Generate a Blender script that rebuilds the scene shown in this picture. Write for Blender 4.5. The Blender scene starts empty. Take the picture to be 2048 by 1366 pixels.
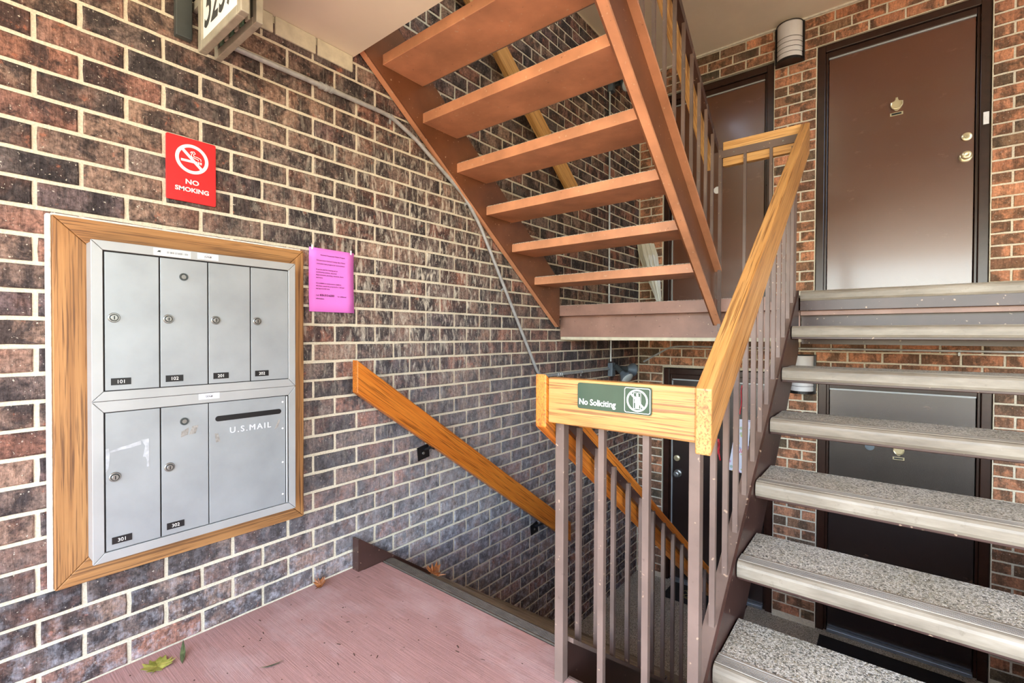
import bpy, bmesh, math, random
from mathutils import Vector, Matrix
S = bpy.context.scene
COL = S.collection
rnd = random.Random(7)
PI = math.pi

# ------------------------------------------------------------------ camera, sky, sun, exposure
CAM = Vector((1.96, 0.0, 1.10))
YAW, PITCH, ROLL, FPX = math.radians(-38.5017), math.radians(-0.72265), math.radians(0.22984), 944.63
_f = Vector((math.sin(YAW)*math.cos(PITCH), math.cos(YAW)*math.cos(PITCH), math.sin(PITCH)))
_r = Vector((math.cos(YAW), -math.sin(YAW), 0)); _u = _r.cross(_f)
_r, _u = _r*math.cos(ROLL)+_u*math.sin(ROLL), _u*math.cos(ROLL)-_r*math.sin(ROLL)
cd = bpy.data.cameras.new('camera'); cam = bpy.data.objects.new('camera', cd); COL.objects.link(cam)
cam.matrix_world = Matrix(((_r.x,_u.x,-_f.x,CAM.x),(_r.y,_u.y,-_f.y,CAM.y),(_r.z,_u.z,-_f.z,CAM.z),(0,0,0,1)))
cd.sensor_width = 36.0; cd.lens = FPX/2048*36; cd.clip_start = 0.02; cd.clip_end = 300
S.camera = cam
W = bpy.data.worlds.new('sky'); S.world = W; W.use_nodes = True
_wn = W.node_tree.nodes; _bg = _wn['Background']
_sky = _wn.new('ShaderNodeTexSky'); _sky.sky_type = 'NISHITA'; _sky.sun_disc = False
_sky.sun_elevation = math.radians(48); _sky.sun_rotation = math.radians(200); _sky.air_density = 1.0; _sky.dust_density = 0.6; _sky.ozone_density = 1.0
_hs = _wn.new('ShaderNodeHueSaturation'); _hs.inputs['Saturation'].default_value = 0.85
W.node_tree.links.new(_sky.outputs[0], _hs.inputs['Color']); W.node_tree.links.new(_hs.outputs[0], _bg.inputs[0])
_bg.inputs[1].default_value = 0.82
sl = bpy.data.lights.new('sun', 'SUN'); sun = bpy.data.objects.new('sun', sl); COL.objects.link(sun)
sl.energy = 8.5; sl.angle = math.radians(1.2); sl.color = (1.0, 0.92, 0.80)
sun.rotation_euler = Vector((1.1, 0.55, -1.15)).to_track_quat('-Z', 'Y').to_euler()
S.view_settings.view_transform = 'Standard'; S.view_settings.look = 'None'
S.view_settings.exposure = 1.1; S.view_settings.gamma = 1.0; S.view_settings.use_curve_mapping = False
S.cycles.max_bounces = 10; S.cycles.diffuse_bounces = 6; S.cycles.caustics_reflective = False; S.cycles.caustics_refractive = False
S.cycles.sample_clamp_indirect = 6.0

# ------------------------------------------------------------------ materials
def lin(r, g, b):
    f = lambda c: c/12.92 if c <= 0.04045 else ((c+0.055)/1.055)**2.4
    return (f(r/255), f(g/255), f(b/255), 1.0)
class G:
    def __init__(s, name):
        s.m = bpy.data.materials.new(name); s.m.use_nodes = True
        s.t = s.m.node_tree; s.b = s.t.nodes['Principled BSDF']
    def n(s, typ, ins=None, **at):
        x = s.t.nodes.new('ShaderNode'+typ)
        for k, v in at.items(): setattr(x, k, v)
        for k, v in (ins or {}).items(): s.put(x.inputs[k], v)
        return x
    def put(s, sock, v):
        if isinstance(v, bpy.types.NodeSocket): s.t.links.new(v, sock)
        else: sock.default_value = v
    def set(s, **k):
        for a, v in k.items(): s.put(s.b.inputs[a.replace('_', ' ')], v)
    def math(s, op, a, b=0.0, clamp=False):
        x = s.n('Math', {0: a, 1: b}, operation=op); x.use_clamp = clamp; return x.outputs[0]
    def ramp(s, fac, stops, interp='LINEAR'):
        x = s.n('ValToRGB', {0: fac}); x.color_ramp.interpolation = interp; e = x.color_ramp.elements
        while len(e) < len(stops): e.new(0.5)
        for i, (p, c) in enumerate(stops):
            e[i].position = p; e[i].color = c if isinstance(c, (tuple, list)) and len(c) == 4 else (c, c, c, 1)
        return x.outputs[0]
    def mix(s, fac, a, b, mode='MIX'):
        x = s.n('Mix', data_type='RGBA', blend_type=mode)
        s.put(x.inputs[0], fac); s.put(x.inputs[6], a); s.put(x.inputs[7], b); return x.outputs[2]
    def noise(s, vec, scale, detail=3.0, rough=0.55, dist=0.0):
        return s.n('TexNoise', {'Vector': vec, 'Scale': scale, 'Detail': detail, 'Roughness': rough, 'Distortion': dist}).outputs[0]
    def scaled(s, vec, sc, loc=(0, 0, 0)):
        return s.n('Mapping', {'Vector': vec, 'Scale': sc, 'Location': loc}).outputs[0]
    def pos(s): return s.n('NewGeometry').outputs['Position']
    def obj(s): return s.n('TexCoord').outputs['Object']
    def bump(s, h, strength=0.3, dist=0.004):
        s.put(s.b.inputs['Normal'], s.n('Bump', {'Height': h, 'Strength': strength, 'Distance': dist}).outputs[0])

def plain(name, rgb, rough=0.5, metal=0.0, spec=0.5, var=0.06, nscale=14.0, bump=0.0):
    g = G(name); p = g.pos(); n = g.noise(p, nscale, 4)
    c = lin(*rgb); d = tuple(max(0, x*(1-var*4)) for x in c[:3])+(1,); u = tuple(min(1, x*(1+var*3)) for x in c[:3])+(1,)
    g.set(Base_Color=g.ramp(n, [(0.25, d), (0.75, u)]), Roughness=rough, Metallic=metal)
    g.b.inputs['Specular IOR Level'].default_value = spec
    if bump: g.bump(g.noise(p, 220, 2), bump, 0.002)
    return g.m

def brick_mat(name, ramp, island, dark, seed, streak=0.0, char=(46, 42, 44), flo=0.35, fhi=1.5, chipc=(172, 108, 84)):
    g = G(name); p = g.pos(); geo = g.n('NewGeometry')
    r = geo.outputs['Random Per Island'] if island else g.n('ObjectInfo').outputs['Random']
    base = g.ramp(r, ramp, 'LINEAR')
    off = g.n('CombineXYZ', {0: g.math('MULTIPLY', r, 37.0), 1: g.math('MULTIPLY', r, 11.0), 2: seed}).outputs[0]
    q = g.n('VectorMath', {0: p, 1: off}, operation='ADD').outputs[0]
    blot = g.noise(q, 13.0, 6, 0.7, 0.5)
    flash = g.noise(g.scaled(q, (8.5, 8.5, 1.2)), 1.0, 2, 0.5)
    blot = g.math('ADD', g.math('MULTIPLY', blot, 0.55), g.math('MULTIPLY', flash, 0.45))
    fine = g.noise(q, 85.0, 5, 0.75)
    grain = g.noise(g.scaled(q, (70, 70, 11)), 1.0, 4, 0.7)
    c = g.mix(g.ramp(blot, [(0.455, 0.0), (0.535, dark)]), base, lin(*char))
    c = g.mix(g.ramp(g.noise(q, 6.0, 4, 0.6), [(0.52, 0.0), (0.74, 0.5)]), c, lin(152, 104, 84))
    c = g.mix(1.0, c, g.ramp(grain, [(0.30, 0.62), (0.70, 1.3)]), 'MULTIPLY')
    c = g.mix(1.0, c, g.ramp(fine, [(0.32, flo), (0.64, fhi)]), 'MULTIPLY')
    chip = g.noise(q, 24.0, 5, 0.7)
    c = g.mix(g.ramp(chip, [(0.63, 0.0), (0.70, 0.62)]), c, lin(*chipc))
    speck = g.noise(q, 130.0, 2, 0.5)
    c = g.mix(g.ramp(speck, [(0.68, 0.0), (0.74, 0.75)]), c, lin(214, 206, 190))
    if streak:   # lime streaks washed down the wall
        sx = g.n('SeparateXYZ', {0: p})
        dy = g.math('POWER', g.math('DIVIDE', g.math('SUBTRACT', sx.outputs[1], 1.75), 0.75), 2.0)
        dz = g.math('POWER', g.math('DIVIDE', g.math('SUBTRACT', sx.outputs[2], 1.45), 0.75), 2.0)
        mask = g.math('POWER', 2.718, g.math('MULTIPLY', g.math('ADD', dy, dz), -1.0))
        st = g.noise(g.scaled(p, (26, 46, 13)), 1.0, 5, 0.7, 0.8)
        f = g.math('MULTIPLY', g.ramp(st, [(0.50, 0.0), (0.66, 1.0)]), mask, True)
        c = g.mix(g.math('MULTIPLY', f, streak), c, lin(226, 218, 200))
        ey = g.math('POWER', g.math('DIVIDE', g.math('SUBTRACT', sx.outputs[1], 2.1), 1.1), 2.0)
        ez = g.math('POWER', g.math('DIVIDE', g.math('SUBTRACT', sx.outputs[2], 0.15), 0.75), 2.0)
        m2 = g.math('POWER', 2.718, g.math('MULTIPLY', g.math('ADD', ey, ez), -1.0))
        c = g.mix(g.math('MULTIPLY', g.ramp(g.noise(p, 20, 5, 0.75), [(0.34, 0.1), (0.66, 0.62)]), m2, True), c, lin(176, 178, 186))  # pale blue-grey patches fading out around the lower wall
        bl = g.math('SUBTRACT', 1.0, g.math('DIVIDE', g.math('ADD', sx.outputs[2], -0.02), 0.45), True)   # white bloom low on the wall
        bn = g.math('MULTIPLY', g.ramp(g.noise(p, 26, 4, 0.7), [(0.48, 0.0), (0.7, 0.55)]), bl, True)
        c = g.mix(bn, c, lin(205, 205, 214))
    g.set(Base_Color=c, Roughness=0.85); g.b.inputs['Specular IOR Level'].default_value = 0.25
    g.bump(g.math('ADD', g.math('MULTIPLY', fine, 0.6), grain), 0.75, 0.005)
    return g.m
R_L = [(0.0, lin(88, 80, 78)), (0.25, lin(122, 102, 92)), (0.45, lin(146, 120, 104)), (0.65, lin(112, 99, 94)), (0.82, lin(152, 106, 88)), (1.0, lin(86, 82, 86))]
R_B = [(0.0, lin(122, 106, 84)), (0.2, lin(182, 126, 94)), (0.45, lin(206, 142, 106)), (0.65, lin(176, 120, 90)), (0.85, lin(212, 150, 114)), (1.0, lin(104, 94, 80))]
M_brickL1 = brick_mat('brown_brick', R_L, False, 0.85, 0.3, 0.85); M_brickL2 = brick_mat('brown_brick_field', R_L, True, 0.85, 0.3, 0.85)
M_brickB1 = brick_mat('red_brick', R_B, False, 0.75, 4.3, char=(74, 66, 54), flo=0.7, fhi=1.25, chipc=(206, 150, 118)); M_brickB2 = brick_mat('red_brick_field', R_B, True, 0.75, 4.3, char=(74, 66, 54), flo=0.7, fhi=1.25, chipc=(206, 150, 118))

def mortar_mat():
    g = G('mortar'); p = g.pos(); n = g.noise(p, 160, 4, 0.7); m = g.noise(p, 5, 4)
    c = g.mix(m, lin(214, 203, 178), lin(236, 229, 208)); c = g.mix(1.0, c, g.ramp(n, [(0.3, 0.72), (0.65, 1.08)]), 'MULTIPLY')
    g.set(Base_Color=c, Roughness=0.95); g.b.inputs['Specular IOR Level'].default_value = 0.1; g.bump(n, 0.6, 0.003); return g.m
M_mortar = mortar_mat()

def wood_mat(name, axis, light, mid, dark, rough=0.38):
    g = G(name); o = g.obj(); q = g.n('VectorMath', {0: o, 1: g.n('CombineXYZ', {0: g.math('MULTIPLY', g.n('ObjectInfo').outputs['Random'], 9.0)}).outputs[0]}, operation='ADD').outputs[0]
    s = {'X': (1.2, 34, 34), 'Y': (34, 1.2, 34), 'Z': (34, 34, 1.2)}[axis]
    s2 = {'X': (3.5, 190, 190), 'Y': (190, 3.5, 190), 'Z': (190, 190, 3.5)}[axis]
    a = g.noise(g.scaled(q, s), 1.0, 4, 0.6, 1.1); b = g.noise(g.scaled(q, s2), 1.0, 3, 0.6); k = g.noise(q, 3.2, 3)
    c = g.ramp(a, [(0.22, lin(*dark)), (0.40, lin(*mid)), (0.66, lin(*light))])
    c = g.mix(g.ramp(b, [(0.53, 0.0), (0.60, 0.8)]), c, lin(*dark)); c = g.mix(g.ramp(k, [(0.35, 0.0), (0.75, 0.3)]), c, lin(*light))
    g.set(Base_Color=c, Roughness=rough); g.bump(g.math('ADD', a, b), 0.25, 0.002); return g.m
WD = {}
for ax in 'XYZ':
    WD['oak'+ax] = wood_mat('honey_oak_'+ax.lower(), ax, (194, 144, 84), (176, 122, 62), (100, 60, 26))
    WD['pale'+ax] = wood_mat('pale_oak_'+ax.lower(), ax, (226, 180, 116), (208, 156, 90), (150, 100, 52))
    WD['dark'+ax] = wood_mat('amber_oak_'+ax.lower(), ax, (208, 128, 46), (188, 104, 32), (104, 52, 16))
    WD['pine'+ax] = wood_mat('weathered_pine_'+ax.lower(), ax, (178, 130, 78), (150, 104, 58), (84, 52, 28), 0.6)

def paint_mat(name, rgb, rough, speck=0.5):
    g = G(name); p = g.pos(); n = g.noise(p, 5, 4); f = g.noise(p, 90, 3, 0.7); sp = g.noise(p, 60, 1)
    c0 = lin(*rgb); d = tuple(x*0.72 for x in c0[:3])+(1,); u = tuple(min(1, x*1.2) for x in c0[:3])+(1,)
    c = g.ramp(n, [(0.3, d), (0.7, u)])
    c = g.mix(g.ramp(sp, [(0.72, 0.0), (0.76, speck)]), c, lin(208, 180, 150))
    c = g.mix(g.ramp(g.noise(p, 48, 2), [(0.70, 0.0), (0.78, speck)]), c, lin(58, 40, 34))
    g.set(Base_Color=c, Roughness=rough); g.bump(f, 0.12, 0.002); return g.m
M_paint = paint_mat('brown_paint', (200, 142, 106), 0.42)
M_web = paint_mat('stringer_web_shade', (112, 70, 46), 0.36)  # brown paint darkened for the recessed webs, shade put into the colour
M_steel = paint_mat('brown_railing_paint', (110, 92, 83), 0.45, 0.4)
M_darkp = paint_mat('dark_and_shaded_brown_paint', (66, 45, 40), 0.32)  # dark painted parts; also the shade tone on stringer webs
M_nosep = paint_mat('landing_edge_paint', (152, 118, 104), 0.45, 0.7)

def carpet_mat():
    g = G('pebble_flooring'); p = g.pos()
    v = g.n('TexVoronoi', {'Vector': p, 'Scale': 230.0}, feature='F1')
    v2 = g.n('TexVoronoi', {'Vector': p, 'Scale': 230.0}, feature='DISTANCE_TO_EDGE')
    rr = g.n('SeparateColor', {0: v.outputs['Color']})
    c = g.ramp(rr.outputs[0], [(0.0, lin(84, 82, 76)), (0.22, lin(162, 158, 144)), (0.45, lin(206, 202, 188)), (0.8, lin(236, 232, 220)), (1.0, lin(160, 150, 120))])
    c = g.mix(1.0, c, g.ramp(v2.outputs[0], [(0.0, 0.30), (0.10, 1.0)]), 'MULTIPLY')
    c = g.mix(g.ramp(g.noise(p, 4, 3), [(0.4, 0.0), (0.75, 0.28)]), c, lin(116, 104, 60))
    g.set(Base_Color=c, Roughness=0.6); g.bump(v2.outputs[0], 0.9, 0.003); return g.m
M_pebble = carpet_mat()

def pink_mat():
    g = G('painted_concrete'); p = g.pos()
    br = g.noise(g.scaled(p, (5.0, 260, 1)), 1.0, 5, 0.7); bl = g.noise(p, 3.0, 5, 0.6); pa = g.noise(g.scaled(p, (2.2, 3.5, 1), (3, 1, 0)), 1.0, 5, 0.65)
    c = g.mix(bl, lin(166, 124, 117), lin(190, 150, 142))
    c = g.mix(1.0, c, g.ramp(br, [(0.3, 0.66), (0.66, 1.16)]), 'MULTIPLY')
    c = g.mix(g.ramp(pa, [(0.52, 0.0), (0.68, 0.55)]), c, lin(196, 170, 166))
    c = g.mix(g.ramp(g.noise(p, 12, 5, 0.7), [(0.62, 0.0), (0.74, 0.45)]), c, lin(96, 70, 68))
    c = g.mix(g.ramp(g.noise(p, 95, 2), [(0.72, 0.0), (0.76, 0.8)]), c, lin(60, 44, 42))
    g.set(Base_Color=c, Roughness=0.75); g.bump(br, 0.5, 0.003); return g.m
M_pink = pink_mat()

def door_mat_(name, rgb, rough, coat=0.7):
    g = G(name); p = g.pos(); n = g.noise(p, 260, 3, 0.6); s = g.noise(g.scaled(p, (5, 5, 9)), 1.0, 6, 0.7)
    c = g.mix(g.noise(p, 2, 3), lin(*rgb), tuple(x*1.25 for x in lin(*rgb)[:3])+(1,))
    sx = g.n('SeparateXYZ', {0: p})
    c = g.mix(g.ramp(s, [(0.62, 0.0), (0.80, 0.35)]), c, lin(150, 112, 90))
    g.set(Base_Color=c, Roughness=rough); g.bump(n, 0.28, 0.002); g.b.inputs['Specular IOR Level'].default_value = 0.9; g.b.inputs['Coat Weight'].default_value = coat; g.b.inputs['Coat Roughness'].default_value = 0.14; return g.m
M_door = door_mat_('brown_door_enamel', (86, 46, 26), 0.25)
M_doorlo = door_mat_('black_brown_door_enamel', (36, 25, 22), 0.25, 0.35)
M_jamb = plain('dark_brown_jamb', (50, 29, 21), 0.25, var=0.05, bump=0.1)
M_alu = plain('anodised_aluminium', (172, 176, 176), 0.42, 0.3, var=0.03, nscale=5)
M_alud = plain('aluminium_door', (158, 165, 168), 0.40, 0.3, var=0.035, nscale=7)
M_black = plain('black', (18, 18, 20), 0.4, var=0.02)
M_gap = plain('shadow_gap', (30, 28, 28), 0.8, var=0.02)
M_white = plain('white', (236, 236, 232), 0.5, var=0.01)
M_chrome = plain('worn_chrome', (150, 150, 146), 0.33, 0.8, var=0.03)
M_brass = plain('brass', (226, 214, 176), 0.25, 0.7, var=0.03)
M_galv = plain('galvanised_conduit', (186, 190, 190), 0.42, 0.4, var=0.06, nscale=30)
M_greyp = plain('grey_fixture', (104, 114, 122), 0.5, 0.2, var=0.05)
M_fix = plain('dark_fixture', (66, 72, 72), 0.45, 0.2, var=0.05)
M_lens = plain('lamp_glass', (190, 200, 200), 0.12, var=0.02, spec=0.8)
M_opal = plain('opal_acrylic', (230, 230, 232), 0.35, var=0.01)
M_ceil = plain('ceiling_paint', (236, 227, 206), 0.85, var=0.02, nscale=2.5, spec=0.15)
M_cream = plain('cream_paint', (206, 200, 176), 0.8, var=0.05, nscale=20, bump=0.2)
M_edgew = plain('white_edge', (226, 222, 208), 0.8, var=0.05, nscale=30)
M_red = plain('red_plastic', (208, 34, 38), 0.4, var=0.02)
M_pinkp = plain('pink_paper', (238, 132, 226), 0.7, var=0.015, nscale=3, spec=0.2)
M_ink = plain('ink', (70, 20, 66), 0.7, var=0.02)
M_green = plain('green_plastic', (34, 64, 52), 0.12, var=0.03)
M_gold = plain('gold_print', (150, 140, 84), 0.6, var=0.05)
M_rubber = plain('black_rubber', (24, 24, 26), 0.8, var=0.1, nscale=40, bump=0.4)
M_tape = plain('tape_residue', (178, 184, 188), 0.5, var=0.06, nscale=60)
M_tape2 = plain('grey_residue', (150, 148, 142), 0.6, var=0.12, nscale=90)
M_sticker = plain('sticker', (222, 228, 236), 0.5, var=0.02)
M_caulk = plain('caulk', (226, 222, 214), 0.9, var=0.08, nscale=60, bump=0.4)
M_alusill = plain('threshold', (150, 160, 168), 0.35, 0.6, var=0.04)
M_signal = plain('sign_frame', (176, 172, 156), 0.45, 0.4, var=0.06, nscale=20)
M_strip = plain('green_strip', (120, 156, 128), 0.5, var=0.05)
M_grass = plain('ground', (196, 176, 138), 0.95, var=0.1, nscale=0.6, spec=0.1)
M_rib = plain('red_ribbon', (196, 30, 44), 0.5, var=0.05)
def nosing_mat():
    g = G('vinyl_nosing'); p = g.pos(); n = g.noise(g.scaled(p, (3, 20, 14)), 1.0, 5, 0.65)
    c = g.ramp(n, [(0.3, lin(104, 95, 82)), (0.55, lin(138, 129, 114)), (0.75, lin(164, 156, 142))])
    c = g.mix(g.ramp(g.noise(p, 40, 4, 0.7), [(0.6, 0.0), (0.75, 0.5)]), c, lin(96, 84, 70))
    g.set(Base_Color=c, Roughness=0.45); g.bump(n, 0.1, 0.002); return g.m
M_nose = nosing_mat()
M_nose_shade = plain('shaded_vinyl', (92, 84, 74), 0.5, var=0.08, nscale=30)  # nosing vinyl in a darker tone, shade at the floor edge painted in
def leaf_mat(name, a, b):
    g = G(name); p = g.pos(); g.set(Base_Color=g.ramp(g.noise(p, 45, 4), [(0.35, lin(*a)), (0.65, lin(*b))]), Roughness=0.6); return g.m
M_leafg = leaf_mat('yellow_green_leaf', (120, 124, 40), (178, 170, 84)); M_leafb = leaf_mat('brown_leaf', (104, 56, 24), (160, 96, 44)); M_leafd = leaf_mat('dark_leaf', (52, 62, 36), (96, 104, 62))
def floral_mat():
    g = G('floral_print'); p = g.pos(); v = g.n('TexVoronoi', {'Vector': p, 'Scale': 26.0}); sc = g.n('SeparateColor', {0: v.outputs['Color']})
    d = g.ramp(v.outputs['Distance'], [(0.30, 1.0), (0.42, 0.0)])
    f = g.math('MULTIPLY', d, g.ramp(sc.outputs[1], [(0.45, 0.0), (0.5, 1.0)]))
    c = g.mix(f, lin(214, 216, 232), g.ramp(sc.outputs[0], [(0.0, lin(206, 120, 160)), (0.4, lin(150, 176, 214)), (0.7, lin(176, 190, 130)), (1.0, lin(226, 206, 120))]))
    g.set(Base_Color=c, Roughness=0.6); return g.m
M_floral = floral_mat()
def vinyl_mat():
    g = G('clear_plastic_wrap'); g.set(Base_Color=lin(188, 184, 166), Roughness=0.12); g.b.inputs['Specular IOR Level'].default_value = 0.9
    g.bump(g.noise(g.scaled(g.pos(), (60, 60, 9)), 1.0, 3), 0.7, 0.01); return g.m
M_wrap = vinyl_mat()

# ------------------------------------------------------------------ mesh helpers
class MB:
    def __init__(s): s.v = []; s.f = []
    def add(s, vs, fs):
        o = len(s.v); s.v += [Vector(v) for v in vs]; s.f += [tuple(i+o for i in f) for f in fs]; return s
    def box(s, x0, x1, y0, y1, z0, z1):
        return s.add([(x0,y0,z0),(x1,y0,z0),(x1,y1,z0),(x0,y1,z0),(x0,y0,z1),(x1,y0,z1),(x1,y1,z1),(x0,y1,z1)],
                     [(0,3,2,1),(4,5,6,7),(0,1,5,4),(1,2,6,5),(2,3,7,6),(3,0,4,7)])
    def ext(s, poly, vec):     # planar polygon swept along vec
        n = len(poly); a = [Vector(p) for p in poly]; b = [p+Vector(vec) for p in a]
        nrm = Vector((0,0,0))
        for i in range(n): nrm += a[i].cross(a[(i+1) % n])
        flip = nrm.dot(Vector(vec)) < 0
        if flip: a.reverse(); b.reverse()
        return s.add(a+b, [tuple(range(n-1,-1,-1)), tuple(range(n, 2*n))]+[(i,(i+1)%n,(i+1)%n+n,i+n) for i in range(n)])
    def tube(s, pts, r, n=10, closed_ends=True):
        pts = [Vector(p) for p in pts]; rings = []
        for i, p in enumerate(pts):
            d = ((pts[min(i+1,len(pts)-1)]-p).normalized()+(p-pts[max(i-1,0)]).normalized()).normalized()
            a = d.orthogonal().normalized() if i == 0 else (pa-d*pa.dot(d)).normalized()
            pa = a; b = d.cross(a); rr = r[i] if isinstance(r, (list, tuple)) else r
            rings.append([p+a*rr*math.cos(2*PI*k/n)+b*rr*math.sin(2*PI*k/n) for k in range(n)])
        fs = [(i*n+k, i*n+(k+1)%n, (i+1)*n+(k+1)%n, (i+1)*n+k) for i in range(len(pts)-1) for k in range(n)]
        if closed_ends: fs += [tuple(range(n-1,-1,-1)), tuple((len(pts)-1)*n+k for k in range(n))]
        return s.add([v for q in rings for v in q], fs)
    def lathe(s, prof, c, ax, n=20):     # prof [(along, radius)]
        ax = Vector(ax).normalized(); a = ax.orthogonal().normalized(); b = ax.cross(a); c = Vector(c); m = len(prof)
        vs = [c+ax*h+(a*math.cos(2*PI*k/n)+b*math.sin(2*PI*k/n))*max(r, 2e-5) for h, r in prof for k in range(n)]
        fs = [(i*n+k, i*n+(k+1)%n, (i+1)*n+(k+1)%n, (i+1)*n+k) for i in range(m-1) for k in range(n)]
        return s.add(vs, fs+[tuple(range(n-1,-1,-1)), tuple((m-1)*n+k for k in range(n))])
    def ring(s, c, right, up, r0, r1, t, n=40):   # flat annulus with thickness along right x up
        c = Vector(c); R = Vector(right); U = Vector(up); N = R.cross(U)*t; vs = []
        for k in range(n):
            d = R*math.cos(2*PI*k/n)+U*math.sin(2*PI*k/n); vs += [c+d*r0, c+d*r1, c+d*r0+N, c+d*r1+N]
        fs = []
        for k in range(n):
            a, b = 4*k, 4*((k+1)%n); fs += [(a+2,a+3,b+3,b+2),(a+1,b+1,b+3,a+3),(a,a+2,b+2,b),(a,b,b+1,a+1)]
        return s.add(vs, fs)

def setp(o, label=None, cat=None, group=None, kind=None):
    if label: o['label'] = label
    if cat: o['category'] = cat
    if group: o['group'] = group
    if kind: o['kind'] = kind
    return o
def thing(name, loc, label=None, cat=None, group=None, kind=None):
    o = bpy.data.objects.new(name, None); COL.objects.link(o); o.location = loc; o.empty_display_size = 0.1
    return setp(o, label, cat, group, kind)
def wloc(o):
    v = Vector((0,0,0))
    while o: v += o.location; o = o.parent
    return v
def build(name, mb, m, parent=None, rotx=0.0, bevel=0.0, smooth=False, label=None, kind=None):
    """one mesh object; vertices come in world space and are moved to a local frame at the mesh's own middle"""
    vs = mb.v
    lo = Vector((min(v[i] for v in vs) for i in range(3))); hi = Vector((max(v[i] for v in vs) for i in range(3)))
    org = Vector(((lo.x+hi.x)/2, (lo.y+hi.y)/2, lo.z if not rotx else (lo.z+hi.z)/2))
    Rm = Matrix.Rotation(rotx, 3, 'X'); Ri = Rm.transposed()
    me = bpy.data.meshes.new(name); me.from_pydata([Ri @ (v-org) for v in vs], [], mb.f); me.validate(); me.materials.append(m)
    if smooth:
        me.polygons.foreach_set('use_smooth', [True]*len(me.polygons))
        if hasattr(me, 'set_sharp_from_angle'): me.set_sharp_from_angle(angle=math.radians(42))
    o = bpy.data.objects.new(name, me); COL.objects.link(o)
    if parent: o.parent = parent; o.location = org-wloc(parent)
    else: o.location = org
    o.rotation_euler = (rotx, 0, 0)
    if bevel:
        b = o.modifiers.new('soft_edge', 'BEVEL'); b.width = bevel; b.segments = 2; b.limit_method = 'ANGLE'
    return setp(o, label, None, None, kind)
def box(name, b, m, parent=None, **k): return build(name, MB().box(*b), m, parent, **k)

def text_mb(txt, size, origin, right, up, depth=0.0006, align='LEFT', bold=0.0, shear=0.0, sx=1.0, space=1.0):
    cu = bpy.data.curves.new('lettering', 'FONT'); cu.body = txt; cu.size = size; cu.align_x = align; cu.extrude = depth
    cu.offset = bold; cu.shear = shear; cu.resolution_u = 3; cu.space_character = space; cu.space_line = 1.0
    o = bpy.data.objects.new('lettering', cu); COL.objects.link(o); dg = bpy.context.evaluated_depsgraph_get(); dg.update()
    me = bpy.data.meshes.new_from_object(o.evaluated_get(dg)); R = Vector(right); U = Vector(up); N = R.cross(U); O = Vector(origin)
    mb = MB(); mb.v = [O+R*v.co.x*sx+U*v.co.y+N*(v.co.z+depth) for v in me.vertices]; mb.f = [tuple(p.vertices) for p in me.polygons]
    bpy.data.objects.remove(o); bpy.data.curves.remove(cu); bpy.data.meshes.remove(me); return mb
def join(*ms):
    r = MB()
    for m in ms: r.add(m.v, m.f)
    return r
XL, UP, YR = (1,0,0), (0,0,1), (0,1,0)     # a face towards the viewer at -Y reads along +X; one on the left wall reads along +Y
def rrect(y0, y1, z0, z1, r, f, n=5):      # rounded rectangle -> points through f(u, w)
    p = []
    for cx, cz, a in ((y1-r,z1-r,0),(y0+r,z1-r,90),(y0+r,z0+r,180),(y1-r,z0+r,270)):
        for k in range(n+1):
            t = math.radians(a+90*k/n); p.append(f(cx+r*math.cos(t), cz+r*math.sin(t)))
    return p

# ------------------------------------------------------------------ dimensions
ZL, ZM, ZLO = 0.0, 1.325, -1.27          # entry landing, half landing above, half landing below
YB, XR = 4.51, 2.75                      # back wall, right side
CH, CL = 0.0816, 0.2145                  # brick course, brick length
D1, D2 = (0.238, 1.188), (1.492, 2.492)  # door openings in the back wall

# ------------------------------------------------------------------ structure: floors, ceilings, walls with their bricks
fl = MB().box(-0.2, 5.2, -1.6, 1.29, -0.22, ZL).box(0.053, 1.138, 1.2899, 1.392, -0.22, ZL).box(1.60, 2.66, 1.2899, 1.36, -0.22, ZL).box(XR, 5.2, 1.2899, YB, -0.22, ZL)  # last box is an unseen passage floor, added to let daylight in sideways
build('floor', fl, M_pink, kind='structure', label='pink painted broom-finished concrete entry floor')
box('floor', (-0.05, XR, 1.25, 4.75, ZLO-0.2, ZLO), M_pebble, kind='structure', label='pebble-surfaced floor of the half level below')
mid = thing('floor', (0, 2.97, ZM-0.2), 'half landing slab with painted front edge', None, None, 'structure')
box('slab', (0.0, XR, 3.09, 4.75, 1.085, ZM-0.015), M_ceil, mid)
box('pebble_surface', (0.0, XR, 2.975, 4.75, ZM-0.0149, ZM), M_pebble, mid)
box('edge_board', (0.004, 1.578, 2.968, 3.09, 1.246, ZM-0.002), M_nosep, mid, bevel=0.002, label='mauve brown landing edge board')
box('edge_board', (1.586, 2.67, 2.972, 3.09, 1.240, ZM-0.012), M_darkp, mid, bevel=0.002)
box('edge_beam', (0.004, 1.578, 3.05, 3.088, 1.092, 1.2458), M_nosep, mid)
box('beam_flange', (1.586, 2.67, 3.0, 3.088, 1.216, 1.2398), M_nosep, mid)
box('edge_beam', (1.586, 2.67, 3.045, 3.088, 1.06, 1.2158), M_darkp, mid)
box('ceiling_edge', (0.004, XR, 3.055, 3.0899, 1.070, 1.0915), M_cream, mid)
def nosing_profile(y, z, s=1):      # ribbed vinyl nosing: rounded front, ribbed strip behind; s=-1 faces the other way
    P = [(0.030, -0.052), (0.002, -0.050), (-0.002, -0.040), (-0.002, -0.016), (0.000, -0.008), (0.006, -0.001), (0.012, 0.001)]
    for k in range(6):
        a = 0.016+k*0.0062; P += [(a, 0.001), (a+0.0012, 0.0035), (a+0.0040, 0.0035), (a+0.0052, 0.001)]
    P += [(0.056, 0.001), (0.058, 0.004), (0.064, 0.004), (0.064, -0.004), (0.030, -0.004)]
    return [(0, y+s*a, z+b) for a, b in P]
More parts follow.
